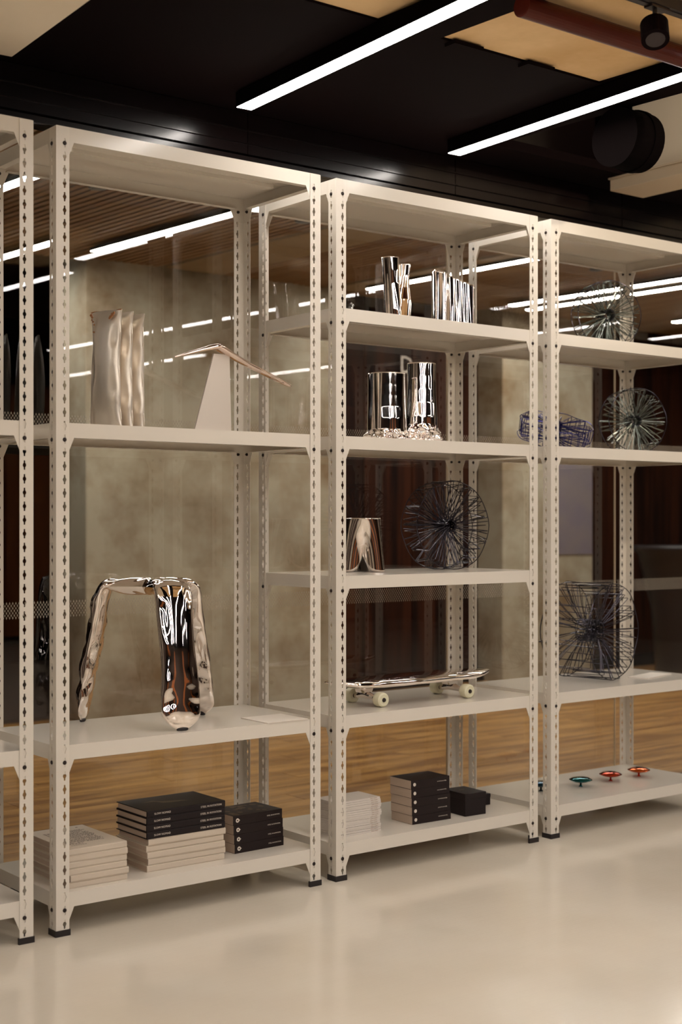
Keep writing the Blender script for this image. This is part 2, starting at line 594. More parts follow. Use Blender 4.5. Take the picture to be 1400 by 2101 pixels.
obj('duct_body', MB().lathe([(.01, 0), (.112, 0), (.112, .10), (.118, .10), (.118, .125), (.112, .125), (.112, .16), (.10, .168), (.01, .168)], 40, 'x').me('duct_body'), M['deep_black'], t)
t = thing('pipe', 'rust red pipe crossing the open ceiling bay at upper right', 'pipe', (0, -.965, 2.822))
obj('pipe_run', MB().lathe([(.034, 1.045), (.034, 1.885)], 24, 'x').me('pipe_run', False), M['pipe'], t)
t = thing('lamp_track', 'black ceiling track carrying a spotlight in the top right corner', 'track', (0, -1.20, 2.86))
obj('rail', MB().box(1.08, 1.86, -.02, .02, -.035, 0).me('rail'), M['black_plastic'], t)
obj('groove', MB().box(1.08, 1.86, -.008, .008, -.038, -.035).me('groove'), M['dark_metal'], t)
t = thing('spotlight', 'black cylindrical spotlight hanging from the track at upper right', 'spotlight', (1.37, -1.20, 2.825))
obj('stem', MB().lathe([(.007, -.06), (.007, 0)], 12).me('stem'), M['black_plastic'], t)
obj('adapter', MB().box(-.03, .05, -.016, .016, -.008, 0).me('adapter'), M['dark_metal'], t)
hb = MB().lathe([(.030, -.035), (.042, -.035), (.042, .03), (.030, .034), (.026, .030), (.02, .018)], 28).me('lamp_head')
o = obj('lamp_head', hb, M['black'], t, (0, 0, -.075))
o.rotation_euler = (-.35, .35, 0)
o2 = obj('lamp_lens', MB().lathe([(.029, -.0355), (.029, -.033)], 20).me('lamp_lens'), M['dark_metal'], o)

# ------------------------------------------------------------------ shelving units
W, D, H, FL, T = 1.0187, .4849, 2.5, .0449, .0019
PITCH, Z0H, HX = .04161, .078, .029


def post_mesh():
    """angle iron with a keyhole row in both flanges; corner at the origin, flanges along +x and +y"""
    v2, polys, loops = [], [], []
    k = -1
    zc = Z0H + k * PITCH
    z = .012
    cells = []
    while zc + PITCH / 2 < H:
        cells.append((z, zc + PITCH / 2, zc))
        z = zc + PITCH / 2
        k += 1
        zc = Z0H + k * PITCH
    cells.append((z, H, None))
    prof = [(.0, .0148), (.0026, .0140), (.0028, .0070), (.0056, .0030), (.0062, 0), (.0056, -.0030), (.0028, -.0070), (.0026, -.0140), (.0, -.0148)]
    mb = MB()

    def flange(F):
        def add(poly):
            n_ = len(poly)
            mb.add([F(p[0], 0, p[1]) for p in poly] + [F(p[0], T, p[1]) for p in poly],
                   [tuple(range(n_)), tuple(range(n_, 2 * n_))[::-1]])
        for (a, b, c) in cells:
            if c is None:
                add([(0, a), (FL, a), (FL, b), (0, b)])
                continue
            rt = [(HX + p[0], c + p[1]) for p in prof]
            lt = [(HX - p[0], c + p[1]) for p in prof]
            add([(0, a), (HX, a)] + lt[::-1] + [(HX, b), (0, b)])
            add([(HX, a), (FL, a), (FL, b), (HX, b)] + rt)
            for ring in (rt, lt):
                vs, fs = [], []
                for i, p in enumerate(ring):
                    vs += [F(p[0], 0, p[1]), F(p[0], T, p[1])]
                for i in range(len(ring) - 1):
                    fs.append((2 * i, 2 * i + 1, 2 * i + 3, 2 * i + 2))
                mb.add(vs, fs)
        # free edge
        mb.add([F(FL, 0, .012), F(FL, T, .012), F(FL, T, H), F(FL, 0, H)], [(0, 1, 2, 3)])
        mb.add([F(0, 0, H), F(FL, 0, H), F(FL, T, H), F(0, T, H)], [(0, 1, 2, 3)])
    flange(lambda a, t_, z_: (a, t_, z_))
    flange(lambda a, t_, z_: (t_, a, z_))
    me = mb.me('post')
    bm = bmesh.new()
    bm.from_mesh(me)
    bmesh.ops.remove_doubles(bm, verts=bm.verts, dist=1e-5)
    bmesh.ops.recalc_face_normals(bm, faces=bm.faces)
    bm.to_mesh(me)
    bm.free()
    return me


def cap_mesh():
    mb = MB()
    a, b = -.003, FL + .003
    mb.prism([(a, a), (b, a), (b, .007), (.007, .007), (.007, b), (a, b)], 'z', 0, .019)
    mb.prism([(T + .0005, T + .0005), (.030, T + .0005), (.030, .004), (.004, .004), (.004, .030), (T + .0005, .030)], 'z', .019, .030)
    return mb.me('foot_cap')


def shelf_mesh():
    """tray with four folded lips, an inward hem and tapering corner gussets; z=0 is the top"""
    mb = MB()
    g = T + .0006
    x0, x1, y0, y1 = g, W - g, g, D - g
    t, h = .0012, .046
    mb.box(x0, x1, y0, y1, -t, 0)
    mb.box(x0, x1, y0, y0 + t, -h, -t)
    mb.box(x0, x1, y1 - t, y1, -h, -t)
    mb.box(x0, x0 + t, y0 + t, y1 - t, -h, -t)
    mb.box(x1 - t, x1, y0 + t, y1 - t, -h, -t)
    c = FL + .004
    mb.box(x0 + c, x1 - c, y0 + t, y0 + .026, -h, -h + t)
    mb.box(x0 + c, x1 - c, y1 - .026, y1 - t, -h, -h + t)
    mb.box(x0 + t, x0 + .026, y0 + c, y1 - c, -h, -h + t)
    mb.box(x1 - .026, x1 - t, y0 + c, y1 - c, -h, -h + t)
    # stiffening channel under the tray
    mb.box(x0 + .05, x1 - .05, D / 2 - .03, D / 2 + .03, -.014, -t)
    e, gh = .060, .043
    for (ya, yb) in ((y0, y0 + t), (y1 - t, y1)):
        mb.prism([(x0, -h), (x0 + e, -h), (x0 + FL - .003, -h - gh), (x0, -h - gh)], 'y', ya, yb)
        mb.prism([(x1, -h), (x1 - e, -h), (x1 - FL + .003, -h - gh), (x1, -h - gh)], 'y', ya, yb)
    for (xa, xb) in ((x0, x0 + t), (x1 - t, x1)):
        mb.prism([(y0, -h), (y0 + e, -h), (y0 + FL - .003, -h - gh), (y0, -h - gh)], 'x', xa, xb)
        mb.prism([(y1, -h), (y1 - e, -h), (y1 - FL + .003, -h - gh), (y1, -h - gh)], 'x', xa, xb)
    return mb.me('shelf')


def bolt_mesh():
    # head on the outside (-y), nut inside
    mb = MB()
    mb.lathe([(.0015, -.0034), (.0046, -.0030), (.0064, -.0012), (.0066, 0)], 14, 'y')
    mb.lathe([(.0036, 0), (.0036, .011)], 8, 'y')
    mb.lathe([(.0058, .0035), (.0058, .0075)], 6, 'y')
    return mb.me('bolt', False)


PM, CM, SM, BM_ = post_mesh(), cap_mesh(), shelf_mesh(), bolt_mesh()
LEV4 = (2.449, 1.533, .535, .079)
LEV6 = (2.449, 1.990, 1.533, 1.033, .534, .078)
LEV5 = (2.449, 1.990, 1.533, .534, .078)
UNITS = [(-.0756 - W, LEV4, 'white metal rack cut off by the left edge of the photo'),
         (0, LEV4, 'white metal rack with three bays, holding the chrome stool and large books'),
         (W + .0691, LEV6, 'white metal rack with five bays, holding the skateboard and chrome vases'),
         (2 * W + .0691 + .0759, LEV5, 'white metal rack at the right edge, holding wire sculptures and metal discs')]
X1, X2, X3 = UNITS[1][0], UNITS[2][0], UNITS[3][0]


def cp(o, parent):
    c = o.copy()
    COL.objects.link(c)
    c.parent = parent
    return c


for (ux, lev, lab) in UNITS:
    u = thing('shelving_unit', lab, 'shelving', (ux, 0, 0), group='white metal shelving units in a row')
    for (px, py, rz) in ((0, 0, 0), (W, 0, PI / 2), (W, D, PI), (0, D, -PI / 2)):
        p = obj('post', PM, M['paint'], u, (px, py, 0), rz)
        obj('foot_cap', CM, M['black_plastic'], p)
    for zb in lev:
        obj('shelf', SM, M['paint_shelf'], u, (0, 0, zb + .0525))
        for (px, py, rz) in ((HX, 0, 0), (W - HX, 0, 0), (HX, D, PI), (W - HX, D, PI),
                             (0, HX, -PI / 2), (0, D - HX, -PI / 2), (W, HX, PI / 2), (W, D - HX, PI / 2)):
            obj('bolt', BM_, M['bolt'], u, (px, py, zb), rz)
zs = lambda zb: zb + .0526


# ------------------------------------------------------------------ books
def hard_book(name, label, loc, w_, d_, t_, cover, pages, group, rz=0., titles=(), soft=False):
    b = thing(name, label, 'book', loc, rz, group)
    ov = .0 if soft else .0035
    bt = .0007 if soft else .0024
    mb = MB()
    mb.box(0, w_, 0, d_, 0, bt)
    mb.box(0, w_, 0, d_, t_ - bt - .0006, t_ - .0006)
    if soft:
        mb.box(0, w_, -.0008, .0006, 0, t_ - .0006)
    else:
        mb.prism([(.002, .0), (-.0015, .003), (-.0015, t_ - .0036), (.002, t_ - .0006), (.004, t_ - .0026), (.004, .0024)], 'x', 0, w_)
    obj('cover', mb.me('cover'), cover, b)
    obj('pages', MB().box(ov, w_ - ov, .0008 if soft else .004, d_ - ov, bt, t_ - bt - .0006).me('pages'), pages, b)
    for (me, mm, x_, z_, y_) in titles:
        o = obj('lettering', me, mm, b, (x_, y_, z_))
        o.rotation_euler = (PI / 2, 0, 0)
    return b


def quads(name, rects, z, normal='z'):
    mb = MB()
    for (a, b, c, d) in rects:
        if normal == 'z':
            mb.box(a, b, c, d, z, z + .0002)
        else:
            mb.box(a, b, z - .0002, z, c, d)
    return mb.me(name)


ORD = ['lowest', 'second from the bottom', 'third from the bottom', 'fourth from the bottom', 'fifth from the bottom', 'sixth from the bottom', 'topmost']
# left stack of cream books on the first rack
zb = zs(.079)
for i in range(6):
    dx, dy = R.uniform(-.003, .004), R.uniform(-.003, .003)
    b = hard_book('book', 'cream hardback, ' + ('topmost of the leftmost stack, dense text block on its cover' if i == 5 else ORD[i] + ' in the leftmost stack of six'),
                  (.062 + dx, .034 + dy, zb + i * .0208), .205, .305, .0208, M['cream_cover'], M['cream_pages'], 'cream hardbacks in the left stack', R.uniform(-.012, .012))
    if i == 5:
        rc = []
        for r_ in range(22):
            y_ = .055 + r_ * .0088
            x_ = .03
            xe = .165 if r_ > 1 else .075
            while x_ < xe:
                L = R.uniform(.004, .013)
                rc.append((x_, min(x_ + L, .178), y_, y_ + .0038))
                x_ += L + .0028
        rc = [q for q in rc if R.random() < .93]
        rc.append((.165, .172, .272, .278))
        x_ = .03
        while x_ < .08:
            rc.append((x_, x_ + .006, .040, .0435))
            x_ += .008
        obj('lettering', quads('lettering', rc, .0202), M['print_dark'], b, kind='stuff')
# second cream stack under the black books
for i in range(5):
    hard_book('book', 'cream hardback, ' + ORD[i] + ' under the large black books',
              (.360 + R.uniform(-.003, .004), .070 + R.uniform(-.004, .003), zb + i * .0216), .30, .205, .0216, M['cream_cover'], M['cream_pages'],
              'cream hardbacks under the black books', R.uniform(-.008, .008))
tl = text_me('SLOW NOMAD', .0092)
tr = text_me('STEEL IN ROTATION', .0090)
for i in range(4):
    b = hard_book('book', 'large black hardback, ' + ('topmost, pale bird shape on its cover, on cream books' if i == 3 else ORD[i] + ' of four on cream books'),
                  (.357 + R.uniform(-.001, .001), .066, zb + .108 + i * .0232), .303, .205, .0232, M['black_cover'], M['cream_pages'],
                  'large black hardbacks', 0, ((tl, M['print_white'], .026, .0085, -.0021), (tr, M['print_white'], .205, .0085, -.0021)))
    if i == 3:
        pts = [(.05, .13), (.10, .142), (.125, .118), (.19, .095), (.21, .078), (.15, .082), (.115, .090), (.10, .125)]
        mb = MB().prism(pts, 'z', .0226, .0228)
        obj('cover_print', mb.me('cover_print'), M['print_olive'], b)
# small black softcovers on the first rack
ts = text_me('STEEL IN ROTATION', .0060)


def roundel(r=.0075):
    mb = MB()
    n_ = 20
    v, f = [], []
    for k in range(n_):
        a = 2 * PI * k / n_
        v += [(r * math.cos(a), r * math.sin(a), 0), (r * .36 * math.cos(a), r * .36 * math.sin(a), 0)]
    for k in range(n_):
        j = (k + 1) % n_
        f.append((2 * k, 2 * j, 2 * j + 1, 2 * k + 1))
    mb.add(v, f)
    mb.add([(r * .95, .002, 0), (r * 1.5, 0, 0), (r * .95, -.002, 0)], [(0, 1, 2)])
    return mb.me('emblem')


em = roundel()
for i in range(4):
    b = hard_book('book', 'thick black softcover, ' + ('topmost, mottled brown cover, right of the large black books' if i == 3 else ORD[i] + ' of four, white ring on spine'),
                  (.728 + (.003 - i) * .0022, .107, zb + i * .0327), .212, .158, .0327, M['black_cover2'], M['cream_pages'],
                  'thick black softcovers of the first rack', .03 + R.uniform(-.008, .008), ((em, M['print_white'], .018, .016, -.0011), (ts, M['print_white'], .145, .0135, -.0011)), soft=True)
    if i == 3:
        mb = MB()
        for k in range(22):
            cx, cy, r_ = R.uniform(.02, .19), R.uniform(.015, .14), R.uniform(.007, .016)
            mb.prism([(cx + r_ * math.cos(a * PI / 4) * R.uniform(.7, 1.2), cy + r_ * math.sin(a * PI / 4) * R.uniform(.7, 1.2)) for a in range(8)], 'z', .0322, .0323 + k * .00001)
        obj('cover_print', mb.me('cover_print'), M['print_ochre'], b)
# thin white booklets on the second rack
zb2 = zs(.078)
for i in range(17):
    b = hard_book('booklet', 'thin white booklet, ' + ('lowest' if i == 0 else 'topmost' if i == 16 else ['second','third','fourth','fifth','sixth','seventh','eighth','ninth','tenth','eleventh','twelfth','thirteenth','fourteenth','fifteenth','sixteenth'][i - 1] + ' from the bottom') + ' in the white stack of the second rack',
                  (1.158 + R.uniform(-.002, .003), .086 + R.uniform(-.002, .002), zb2 + i * .0075), .205, .128, .0075, M['white_cover'], M['white_cover'],
                  'thin white booklets', R.uniform(-.01, .01), soft=True)
    me = quads('lettering', [(.158, .170, .003, .0046), (.171, .1725, .003, .0046), (.174, .190, .0034, .005)], -.001, 'y')
    obj('lettering', me, M['print_brown'], b, kind='stuff')
# thick black softcovers on the second rack
me_bar = text_me('ROTATION IN STEEL', .0050)
dot = MB().lathe([(.0068, 0), (.0068, .0002)], 18).me('emblem')
for i in range(5):
    hard_book('book', 'thick black softcover, ' + ('topmost' if i == 4 else ORD[i]) + ' of five, white dot on spine, second rack',
              (1.516 + (2 - i) * .0016, .086, zb2 + i * .0336), .190, .128, .0336, M['black_cover2'], M['cream_pages'],
              'thick black softcovers of the second rack', -.03 + R.uniform(-.012, .012), ((dot, M['print_white'], .016, .017, -.0012), (me_bar, M['print_white'], .128, .0155, -.0012)), soft=True)
t = thing('box', 'small black cardboard box right of the black book stack', 'box', (1.777, .070, zb2), -.06)
obj('box_body', box_me('box_body', 0, .104, 0, .135, 0, .064, .001), M['black_cover'], t)
obj('lid', box_me('lid', -.001, .105, -.001, .136, .0642, .088, .001), M['black_cover'], t)
obj('emblem', quads('emblem', [(.03, .06, .075, .082)], .0881), M['print_olive'], t)
t = thing('box', 'small low black box poking out behind the right side of the larger one', 'box', (1.946, .188, zb2), -.06)
obj('box_body', box_me('box_body', 0, .075, 0, .09, 0, .030, .001), M['black_cover'], t)
obj('lid', box_me('lid', -.001, .076, -.001, .091, .0302, .045, .001), M['black_cover'], t)

# cards
t = thing('card', 'blank white card lying on the stool shelf near its right post', 'card', (.792, .0, zs(.535)))
obj('sheet', box_me('sheet', 0, .172, 0, .165, 0, .003), M['card'], t)
t = thing('card', 'blank white card lying beside the large wire sculpture', 'card', (2.90, .10, zs(.534)), .25)
obj('sheet', box_me('sheet', 0, .24, 0, .10, 0, .004), M['card'], t)


# ------------------------------------------------------------------ inflated steel
def sweep(path, wid, thk, side, nseg=64, nc=28, dim=0., freq=9., ph=0., power=.75, crease=0., crum=0., crum_lo=0.):
    """inflated sheet-metal limb: lens section swept on a smooth path, dimpled along the seams"""
    P = [Vector(p) for p in path]

    def cr(a, i, u):
        n_ = len(a)
        p0, p1, p2, p3 = a[max(i - 1, 0)], a[i], a[min(i + 1, n_ - 1)], a[min(i + 2, n_ - 1)]
        return .5 * ((2 * p1) + (p2 - p0) * u + (2 * p0 - 5 * p1 + 4 * p2 - p3) * u * u + (3 * p1 - p0 - 3 * p2 + p3) * u ** 3)

    pts, ws, ts, ss = [], [], [], []
    S_ = [Vector(s) for s in side] if isinstance(side, list) else [Vector(side)] * len(P)
    for k in range(nseg + 1):
        u = k / nseg * (len(P) - 1)
        i = min(int(u), len(P) - 2)
        fr = u - i
        pts.append(cr(P, i, fr))
        ws.append(max(cr(wid, i, fr), .0005))
        ts.append(max(cr(thk, i, fr), .0004))
        ss.append(S_[i].lerp(S_[i + 1], fr).normalized())
    v, f = [], []
    for k in range(nseg + 1):
        tng = (pts[min(k + 1, nseg)] - pts[max(k - 1, 0)]).normalized()
        s = (ss[k] - tng * ss[k].dot(tng)).normalized()
        nrm = tng.cross(s)
        tt = k / nseg
        for c in range(nc):
            a = 2 * PI * c / nc
            ca, sa = math.cos(a), math.sin(a)
            edge = abs(ca) ** 2.2
            sg = 1 if ca > 0 else -1
            wv = math.sin(freq * 2 * PI * tt + ph + sg * 1.1)
            wv2 = math.sin(freq * 1.7 * 2 * PI * tt + ph * 2 - sg * .6)
            x_ = ws[k] / 2 * ca * (1 + dim * .05 * wv * edge)
            y_ = ts[k] / 2 * (1 if sa > 0 else -1) * abs(sa) ** power
            mid = math.exp(-((abs(ca) - .78) / .17) ** 2)
            y_ *= 1 - dim * .55 * mid * max(0, wv) - dim * .2 * mid * max(0, wv2)
            y_ += crease * ts[k] * math.sin(5 * ca * PI + ph) * (1 - ca * ca) * math.sin(PI * tt) * (1 if sa > 0 else -1)
            q_ = pts[k] + s * x_ + nrm * y_
            if crum:
                mk = min(1, max(0, (tt - crum_lo) * 5)) * min(1, (1 - tt) * 9) * (.25 + .75 * min(1, abs(ca) * 1.5))
                n1 = noise.noise(q_ * 12 + Vector((ph, 0, 0)))
                n2 = noise.noise(q_ * 22 + Vector((0, ph, 0)))
                q_ = q_ - nrm * (1 if sa > 0 else -1) * abs(sa) ** .5 * 1.15 * crum * mk * ((1 - abs(n1) * 3.2) * .8 + (1 - abs(n2) * 3) * .35)
            v.append(q_)
    for k in range(nseg):
        for c in range(nc):
            f.append((k * nc + c, k * nc + (c + 1) % nc, (k + 1) * nc + (c + 1) % nc, (k + 1) * nc + c))
    f.append(tuple(range(nc))[::-1])
    f.append(tuple(range(nseg * nc, (nseg + 1) * nc)))
    return v, f


# three-legged stool
zt = zs(.535)
C0 = Vector((.505, .275, 0))
t = thing('stool', 'mirror-polished inflated steel stool with three crumpled legs on the first rack', 'stool', (0, 0, zt))
feet = [(Vector((.481, .045, 0)), .80), (Vector((.318, .445, 0)), .80), (Vector((.735, .335, 0)), .80)]
hS = .498
for i, (fp, _) in enumerate(feet):
    d = (fp - C0)
    L = d.length
    d.normalize()
    s = Vector((-d.y, d.x, 0))
    kn = C0 + d * (L - .085)
    e = .082
    path = [kn - d * .050 + Vector((0, 0, hS - .018)), kn - d * .012 + Vector((0, 0, hS - .022)), kn + d * .008 + Vector((0, 0, hS - .050)), kn + d * e * .30 + Vector((0, 0, hS * .76)),
            kn + d * e * .58 + Vector((0, 0, hS * .50)), kn + d * e * .80 + Vector((0, 0, hS * .28)), kn + d * e * .93 + Vector((0, 0, hS * .12)), kn + d * e + Vector((0, 0, .030)), kn + d * e + Vector((0, 0, .004))]
    wid = [.09, .124, .134, .128, .126, .136, .140, .110, .040]
    thk = [.030, .040, .052, .056, .056, .050, .040, .026, .006]
    v, f = sweep(path, wid, thk, s, 90, 36, dim=.55, freq=3.2, ph=1.2 + i * 1.7, power=.85, crease=(.022 if i else .014), crum=(.0085 if i else .005), crum_lo=(.12 if i else .5))
    obj('leg', mesh('leg', v, f, True), M['chrome'], t)
    tip = MB().lathe([(.018, 0), (.022, .004), (.021, .010)], 20).me('foot')
    o = obj('foot', tip, M['black_plastic'], t)
    o.location = kn + d * e
    o.scale = (1.0, .45, .8)
    o.rotation_euler = (0, 0, math.atan2(s.y, s.x))


def stool_seat():
    # pillow over a three-armed outline
    mb = MB()
    nr, na = 14, 120
    angs = [math.atan2((p - C0).y, (p - C0).x) for p, _ in feet]
    lens = [(p - C0).length - .085 for p, _ in feet]
    v = []
    for side in (1, -1):
        for r_ in range(nr + 1):
            for k in range(na):
                a = 2 * PI * k / na
                rad = .06
                for A, L in zip(angs, lens):
                    da = abs((a - A + PI) % (2 * PI) - PI)
                    if da < PI / 2:
                        lim = min(L, .056 / max(math.sin(da), 1e-3))
                        rad = max(rad, lim)
                q = r_ / nr
                z_ = .029 * (1 - q ** 4) * (1 + .16 * math.sin(7 * a + 4 * q) * q)
                v.append((C0.x + rad * q * math.cos(a), C0.y + rad * q * math.sin(a), hS - .028 + side * z_))
    f = []
    for s_ in range(2):
        o_ = s_ * (nr + 1) * na
        for r_ in range(nr):
            for k in range(na):
                q = (o_ + r_ * na + k, o_ + r_ * na + (k + 1) % na, o_ + (r_ + 1) * na + (k + 1) % na, o_ + (r_ + 1) * na + k)
                f.append(q if s_ else q[::-1])
    return mesh('seat', v, f, True)


obj('seat', stool_seat(), M['chrome'], t)

# three flat inflated panels (bag vases) on the upper shelf of the first rack
nB = Vector((-.94, -.34, 0))
tB = Vector((.34, -.94, 0))
for i, (cx, cy) in enumerate(((.262, .165), (.318, .188), (.374, .211))):
    lab = ['cream satin steel bag vase, front one of three, with rust spots at its top', 'cream satin steel bag vase in the middle of the three',
           'cream satin steel bag vase at the back right of the three'][i]
    o = thing('vase', lab, 'vase', (cx, cy, zs(1.533)), 0, 'crumpled satin steel bag vases')
    hh = .385
    k_ = [0, .14, .3, .5, .7, .87, 1]
    path = [Vector((0, 0, 0)) + nB * (.003 * math.sin(q * 5 + i)) + Vector((0, 0, .002 + q * hh)) for q in k_]
    wid = [.130, .124, .118, .113, .112, .120, .134]
    thk = [.026, .040, .046, .046, .042, .030, .010]
    v, f = sweep(path, wid, thk, tB, 80, 48, dim=.55, freq=2.6, ph=.9 + i * .9, power=.75)
    obj('body', mesh('body', v, f, True), M['satin'], o)
    seam = [Vector((0, 0, 0)) + tB * (.0625 + .004 * math.sin(q / 8 * 9) - .009 * math.sin(q / 16 * PI)) + Vector((0, 0, .004 + q / 16 * (hh - .006))) for q in range(17)]
    obj('seam', MB().tube(seam, .0016, 5).me('seam'), M['satin'], o)
    rim = [tB * (-.066 + .132 * q / 8) + Vector((0, 0, hh - .0005 + .002 * math.sin(q))) for q in range(9)]
    obj('rim', MB().tube(rim, .0018, 5).me('rim'), M['rust'] if i == 0 else M['satin'], o)
    if i == 0:
        mb = MB()
        for (a, z_, r_) in ((-.054, .374, .006), (-.050, .367, .005), (-.045, .352, .0035), (-.051, .358, .003), (-.040, .342, .003), (-.042, .318, .0035), (.034, .364, .006), (.039, .369, .006),
                            (.045, .375, .005), (.029, .359, .005)):
            pr_ = [(a + r_ * math.cos(q * PI / 4) * R.uniform(.6, 1.2), z_ + r_ * math.sin(q * PI / 4) * R.uniform(.6, 1.1)) for q in range(8)]
            vv = [tB * p[0] + nB * (.0175 - abs(p[0]) * .12) + Vector((0, 0, p[1])) for p in pr_]
            vv2 = [q + nB * .0035 for q in vv]
            n_ = 8
            mb.add(vv + vv2, [tuple(range(8, 16)), tuple(range(8))[::-1]] + [(q, (q + 1) % 8, 8 + (q + 1) % 8, 8 + q) for q in range(8)])
        obj('rust_patch', mb.me('rust_patch'), M['rust'], o, kind='stuff')

# boomerang on its tapered white stand
t = thing('display_stand', 'tapered white plate stand under the chrome boomerang', 'stand', (.726, .25, zs(1.533)))
mb = MB()
v = [(-.078, -.004, 0), (.080, -.004, 0), (.080, .004, 0), (-.078, .004, 0), (.006, -.004, .288), (.072, -.004, .288), (.072, .004, .288), (.006, .004, .288)]
mb.add(v, [(0, 3, 2, 1), (4, 5, 6, 7), (0, 1, 5, 4), (1, 2, 6, 5), (2, 3, 7, 6), (3, 0, 4, 7)])
obj('plate', mb.me('plate'), M['white_plate'], t)
t = thing('boomerang', 'polished steel bent wing balanced on the white stand', 'sculpture', (.726, .25, zs(1.533) + .2950))
path = [(-.152, 0, -.030), (-.10, 0, -.014), (-.045, 0, .002), (.008, 0, .016), (.030, 0, .014), (.075, 0, -.004), (.15, 0, -.034), (.25, 0, -.070), (.325, 0, -.096), (.343, 0, -.102)]
v, f = sweep(path, [.008, .026, .040, .060, .062, .052, .040, .034, .026, .008], [.005, .010, .014, .022, .024, .022, .018, .016, .013, .005], (0, 1, 0), 90, 28, dim=.3, freq=4, ph=.4, power=.8)
obj('wing', mesh('wing', [(p[0], p[1], p[2]) for p in v], f, True), M['chrome_pink'], t)


# vases: tubes with folds
def fold_tube(h, r0, prof, amp, nf, base=0., seed=0, n=96, m_=70, lean=(0, 0), inner=True, ell=1., top_cut=0.):
    rr = random.Random(seed)
    ph = [rr.uniform(0, 6.28) for _ in range(8)]
    v, f = [], []

    def ring(z_, s_, q):
        for k in range(n):
            a = 2 * PI * k / n
            fold = amp * (math.sin(nf * a + ph[0] + 1.2 * q) * .6 + math.sin((nf + 3) * a + ph[1] - 2 * q) * .4 + .5 * math.sin(2 * a + ph[2]))
            cr_ = 0
            if base and z_ < base:
                e = (1 - z_ / base)
                cr_ = e * (.20 * math.sin(6 * a + ph[3] + 30 * z_) + .16 * math.sin(11 * a + ph[4] - 60 * z_) + .14 + .12 * math.sin(z_ * 240 + 3 * a))
            r_ = r0 * s_ * (1 + fold + cr_)
            zz = z_ + (top_cut * q * math.cos(a) * r_ if top_cut else 0)
            v.append((r_ * math.cos(a) + lean[0] * q, r_ * math.sin(a) * ell + lean[1] * q, zz))
    for j in range(m_ + 1):
        q = j / m_
        i = min(int(q * (len(prof) - 1)), len(prof) - 2)
        u = q * (len(prof) - 1) - i
        ring(q * h, prof[i] * (1 - u) + prof[i + 1] * u, q)
    nr = m_ + 1
    if inner:
        for j in range(12):
            q = 1 - j / 11 * .45
            i = min(int(q * (len(prof) - 1)), len(prof) - 2)
            u = q * (len(prof) - 1) - i
            ring(q * h, (prof[i] * (1 - u) + prof[i + 1] * u) * .955, q)
        nr += 12
    for j in range(nr - 1):
        for k in range(n):
            f.append((j * n + k, j * n + (k + 1) % n, (j + 1) * n + (k + 1) % n, (j + 1) * n + k))
    f.append(tuple(range(n))[::-1])
    f.append(tuple(range((nr - 1) * n, nr * n)))
    return v, f


zm = zs(1.533)
t = thing('vase', 'wide chrome cylinder vase with crumpled base, left of a pair', 'vase', (1.488, .20, zm), 0, 'chrome cylinder vases')
v, f = fold_tube(.262, .072, [1.02, 1.04, 1.03, 1., .99, .985, .985], .018, 7, .045, 3)
obj('body', mesh('body', v, f, True), M['chrome'], t)
t = thing('vase', 'tall narrow chrome cylinder vase with crumpled base, right of a pair', 'vase', (1.664, .20, zm), 0, 'chrome cylinder vases')
v, f = fold_tube(.313, .057, [1.04, 1.12, 1.10, 1.03, 1., .99, .99], .020, 6, .070, 9)
obj('body', mesh('body', v, f, True), M['chrome'], t)

zu = zs(1.990)
t = thing('vase', 'chrome twin-tube vase with one tall and one short neck on the top bay', 'vase', (1.532, .20, zu))
v, f = fold_tube(.252, .034, [1.0, 1.02, .98, .95, 1.0, 1.02], .07, 3, 0, 21, lean=(-.022, 0), n=72)
v = [(p[0] - .006, p[1], p[2]) for p in v]
obj('tall_tube', mesh('tall_tube', v, f, True), M['chrome'], t)
v, f = fold_tube(.232, .034, [1.15, 1.1, 1.05, .78, .66, .74], .09, 3, .0, 27, lean=(.020, 0), n=72)
v = [(p[0] + .020, p[1] - .006, p[2]) for p in v]
obj('short_tube', mesh('short_tube', v, f, True), M['chrome'], t)

t = thing('vase', 'angular folded chrome vase with slanting top on the top bay', 'vase', (1.835, .21, zu))


def folded_vase():
    n_ = 120
    v, f = [], []
    lev = 30
    for s_ in (1, .96):
        for j in range(lev + 1):
            q = j / lev if s_ == 1 else 1 - j / lev * .6
            for k in range(n_):
                u = k / n_ * 4
                e, fr = int(u), u - int(u)
                c = [(-.100, -.010), (.074, -.050), (.104, .006), (-.070, .045), (-.100, -.010)]
                x_ = c[e][0] * (1 - fr) + c[e + 1][0] * fr
                y_ = c[e][1] * (1 - fr) + c[e + 1][1] * fr
                env = math.sin(PI * fr)
                if e == 0:   # front face: one smooth belly then a fan of sharp folds
                    y_ -= .020 * math.exp(-((fr - .18) / .12) ** 2) * env ** .5
                    y_ += .0019 * math.sin((fr - .34) * 34 + q * 1.6) * max(0, min(1, (fr - .33) * 8)) * env ** .4
                elif e == 1:
                    x_ += .010 * math.sin(q * 14) * env
                else:
                    y_ += .010 * env
                top = .234 - (x_ + .1) * .30 - (.05 if x_ > .088 else 0) * (x_ - .088) / .016
                v.append((x_ * s_ * (1 - .02 * math.sin(PI * q)), y_ * s_, top * q))
    nr = 2 * (lev + 1)
    for j in range(nr - 1):
        for k in range(n_):
            f.append((j * n_ + k, j * n_ + (k + 1) % n_, (j + 1) * n_ + (k + 1) % n_, (j + 1) * n_ + k))
    f.append(tuple(range(n_))[::-1])
    f.append(tuple(range((nr - 1) * n_, nr * n_)))
    return mesh('body', v, f, True)


obj('body', folded_vase(), M['chrome'], t)

# three-footed vase
t = thing('vase', 'squat chrome vase standing on three bulging feet beside the black wire ball', 'vase', (1.452, .30, zs(1.033)))


